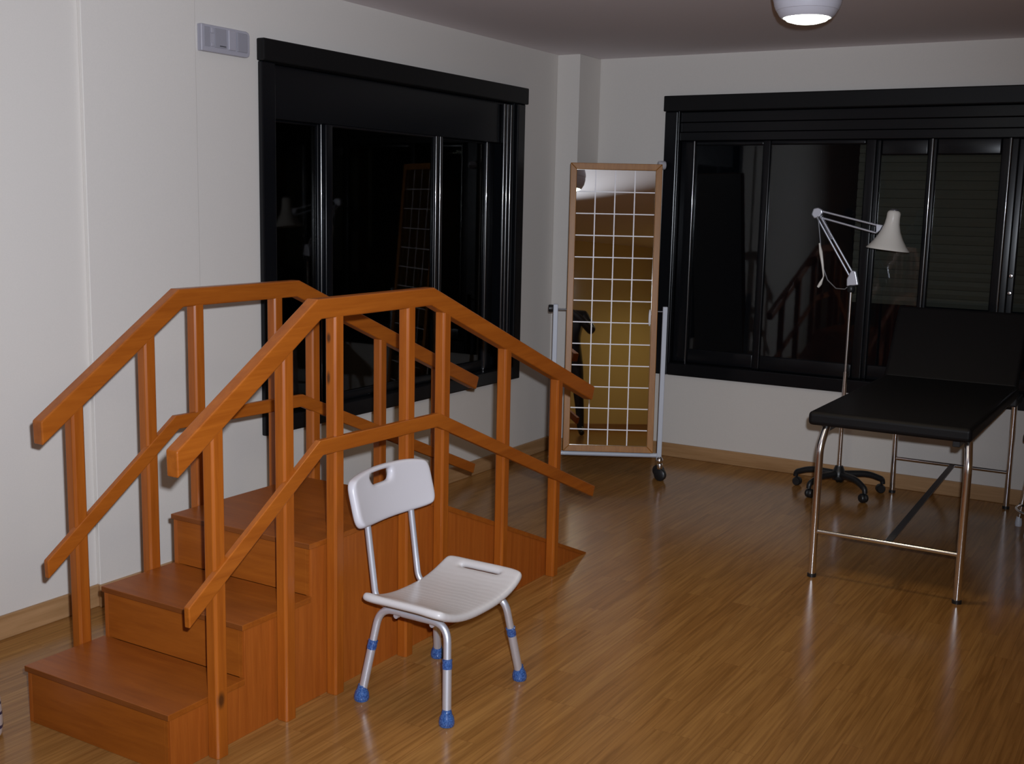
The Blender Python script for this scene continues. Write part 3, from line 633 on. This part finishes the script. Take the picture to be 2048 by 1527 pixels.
# ------------------------------------------------------------------ things cut off by the edges of the picture
sx_, sy2 = -0.532, 6.235
so = root('chrome_stool', (sx_, sy2, 0), 'chrome tubular stool leg at the right edge beside the couch', 'stool')
MB().lathe([(0, 0.46), (0.14, 0.46), (0.155, 0.47), (0.155, 0.50), (0.14, 0.512), (0, 0.515)], (sx_, sy2, 0), (0,0,1), 36).build('seat', MT['vinyl'], so, smooth=True)
for k in range(4):
    t = math.radians(152 + 90*k); d = Vector((math.cos(t), math.sin(t), 0)); c = Vector((sx_, sy2, 0))
    lg = MB().tube([c + d*0.12 + Vector((0,0,0.462)), c + d*0.168 + Vector((0,0,0.045))], 0.0115, 16).build('leg', MT['chrome'], so, smooth=True)
    MB().lathe([(0, 0), (0.016, 0), (0.018, 0.012), (0.016, 0.03), (0.0125, 0.05), (0, 0.05)], c + d*0.17, (0,0,1), 18).build('foot', MT['galu'], lg, smooth=True)
    MB().lathe([(0.0118, -0.006), (0.015, -0.005), (0.015, 0.005), (0.0118, 0.006)], c + d*0.160 + Vector((0,0,0.115)), Vector((-d.x*0.115, -d.y*0.115, 1)), 18).build('ring', MT['bplast'], lg, smooth=True)
MB().tube([Vector((sx_, sy2, 0.115)) + 0.158*Vector((math.cos(2*math.pi*k/48), math.sin(2*math.pi*k/48), 0)) for k in range(49)], 0.007, 10, cap=False).build('foot_ring', MT['chrome'], so, smooth=True)
pt = root('ceramic_pot', (-3.0, 1.905, 0), 'white ceramic pot with dark blue lines at the left edge by the stairs', 'pot')
MB().lathe([(0, 0), (0.090, 0), (0.099, 0.008), (0.1025, 0.03), (0.101, 0.07), (0.097, 0.115), (0.096, 0.118), (0.0, 0.118)], (-3.0, 1.905, 0), (0,0,1), 40).build('pot_body', MT['stripe'], pt, smooth=True)
MB().lathe([(0.0, 0.1185), (0.0955, 0.1185), (0.096, 0.15), (0.0945, 0.215), (0.088, 0.22), (0.086, 0.20), (0, 0.195)], (-3.0, 1.905, 0), (0,0,1), 40).build('rim_band', MT['wedge'], pt, smooth=True, label='brown upper band')

# ------------------------------------------------------------------ the photographer, seen only in the mirror and the panes
HF = Vector((-sy, cy, 0)); HR = Vector((cy, sy, 0))
pp = HR*0.19 - HF*0.27
pe = root('person', (pp.x, pp.y, 0), 'person in black jacket and dark trousers holding a camera up, seen in the mirror', 'person', rz=YAW)
V = []; E_ = []; RD = []
def sv(p, r, parent=None):
    V.append(p); RD.append(r if isinstance(r, tuple) else (r, r))
    if parent is not None: E_.append((parent, len(V)-1))
    return len(V)-1
pel = sv((0, 0, 0.96), (0.150, 0.115)); sp1 = sv((0, 0, 1.14), (0.140, 0.105), pel); che = sv((0, -0.01, 1.33), (0.165, 0.115), sp1)
nb = sv((0, 0.0, 1.455), (0.085, 0.075), che); nk = sv((-0.03, 0.02, 1.515), 0.052, nb); jaw = sv((-0.06, 0.055, 1.565), (0.062, 0.070), nk)
fac = sv((-0.075, 0.045, 1.635), (0.074, 0.090), jaw); cro = sv((-0.085, 0.030, 1.705), (0.062, 0.072), fac)
for sd in (1, -1):
    sh = sv((sd*0.185, -0.01, 1.415), 0.078, che); el = sv((sd*0.300-0.01, 0.09, 1.215), 0.060, sh); fa = sv((sd*0.235-0.08, 0.12, 1.36), 0.050, el)
    wr = sv((sd*0.150-0.19, 0.135, 1.515), 0.028, fa); pa = sv((sd*0.122-0.19, 0.150, 1.575), (0.030, 0.020), wr)
    for k, (ln, dz) in enumerate(((0.070, -0.024), (0.080, -0.006), (0.076, 0.012), (0.058, 0.028))):
        f1 = sv((sd*0.108-0.19, 0.175, 1.590+dz), 0.0095, pa); f2 = sv((sd*0.100-0.19, 0.212+ln*0.15, 1.596+dz), 0.0088, f1); f3 = sv((sd*(0.096-ln*0.45)-0.19, 0.246, 1.598+dz), 0.0080, f2)
    t1 = sv((sd*0.090-0.19, 0.142, 1.545), 0.011, pa); t2 = sv((sd*0.070-0.19, 0.140, 1.536), 0.0095, t1)
    hi = sv((sd*0.100, 0, 0.88), 0.098, pel); kn_ = sv((sd*0.140, 0.02, 0.49), 0.064, hi); ca = sv((sd*0.158, -0.005, 0.32), 0.056, kn_)
    an = sv((sd*0.175, -0.02, 0.085), 0.044, ca); to = sv((sd*0.195, 0.13, 0.036), (0.036, 0.034), an)
me = bpy.data.meshes.new('body'); me.from_pydata(V, E_, []); bo = bpy.data.objects.new('body', me); sc.collection.objects.link(bo)
sk = bo.modifiers.new('skin', 'SKIN'); sk.use_smooth_shade = True
for i, d in enumerate(me.skin_vertices[0].data): d.radius = RD[i]; d.use_root = (i == 0)
ss = bo.modifiers.new('sub', 'SUBSURF'); ss.levels = 2; ss.render_levels = 2
dg = bpy.context.evaluated_depsgraph_get(); dg.update()
m2 = bpy.data.meshes.new_from_object(bo.evaluated_get(dg)); bpy.data.objects.remove(bo)
for mm in ('skin', 'jacket', 'trous', 'shoe'): m2.materials.append(MT[mm])
zmin = min(v.co.z for v in m2.vertices)
for v in m2.vertices: v.co.z -= zmin*max(0.0, 1 - v.co.z/0.3)
for p in m2.polygons:
    c = p.center; p.use_smooth = True
    head = c.z > 1.505 and abs(c.x+0.07) < 0.095 and c.y < 0.128; hand = c.z > 1.528 and abs(c.x+0.19) > 0.04 and c.y > 0.12
    p.material_index = 0 if (head or hand) else (1 if c.z > 0.86 else (2 if c.z > 0.10 else 3))
bo = bpy.data.objects.new('body', m2); sc.collection.objects.link(bo); bo.parent = pe
hm = MB().ball((-0.078, 0.018, 1.672), 0.092, (0.88, 1.02, 0.98), 20)
bmesh.ops.delete(hm.bm, geom=[v for v in hm.bm.verts if v.co.z < 1.60 or (v.co.y > 0.07 and v.co.z < 1.715)], context='VERTS')
hm.build('hair', MT['hair'], pe, smooth=True, world=False)
for sd in (1, -1):
    MB().ball((sd*0.078-0.07, 0.035, 1.628), 0.018, (0.5, 0.8, 1.5), 12).build('ear', MT['skin'], pe, smooth=True, world=False)
    MB().ball((sd*0.030-0.075, 0.118, 1.648), 0.012, (1, 0.8, 0.9), 12).build('eye', MT['white'], pe, smooth=True, world=False)
MB().ball((-0.07, 0.130, 1.615), 0.014, (0.8, 1.1, 1.6), 12).build('nose', MT['skin'], pe, smooth=True, world=False)
MB().ball((-0.065, 0.118, 1.575), 0.020, (1.1, 0.5, 0.35), 12).build('mouth', plain('lips', (0.4, 0.15, 0.12), 0.5), pe, smooth=True, world=False)
cm = -HF*0.092
pc = root('photo_camera', (cm.x, cm.y, 1.6), 'black camera held up to the face by the person in the mirror', 'camera', rz=YAW)
MB().box(-0.064, 0.064, 0.0, 0.045, -0.045, 0.040).build('body', MT['bplast'], pc, bevel=0.008, seg=3, world=False)
MB().lathe([(0, 0), (0.032, 0), (0.033, 0.012), (0.030, 0.030), (0.026, 0.030), (0.026, 0.020), (0, 0.020)], (0, 0.044, 0), (0, 1, 0), 28).build('lens', MT['bplast'], pc, smooth=True, world=False)
MB().box(0.02, 0.058, 0.012, 0.040, 0.039, 0.052).build('shutter_dial', MT['dalu'], pc, bevel=0.003, world=False)
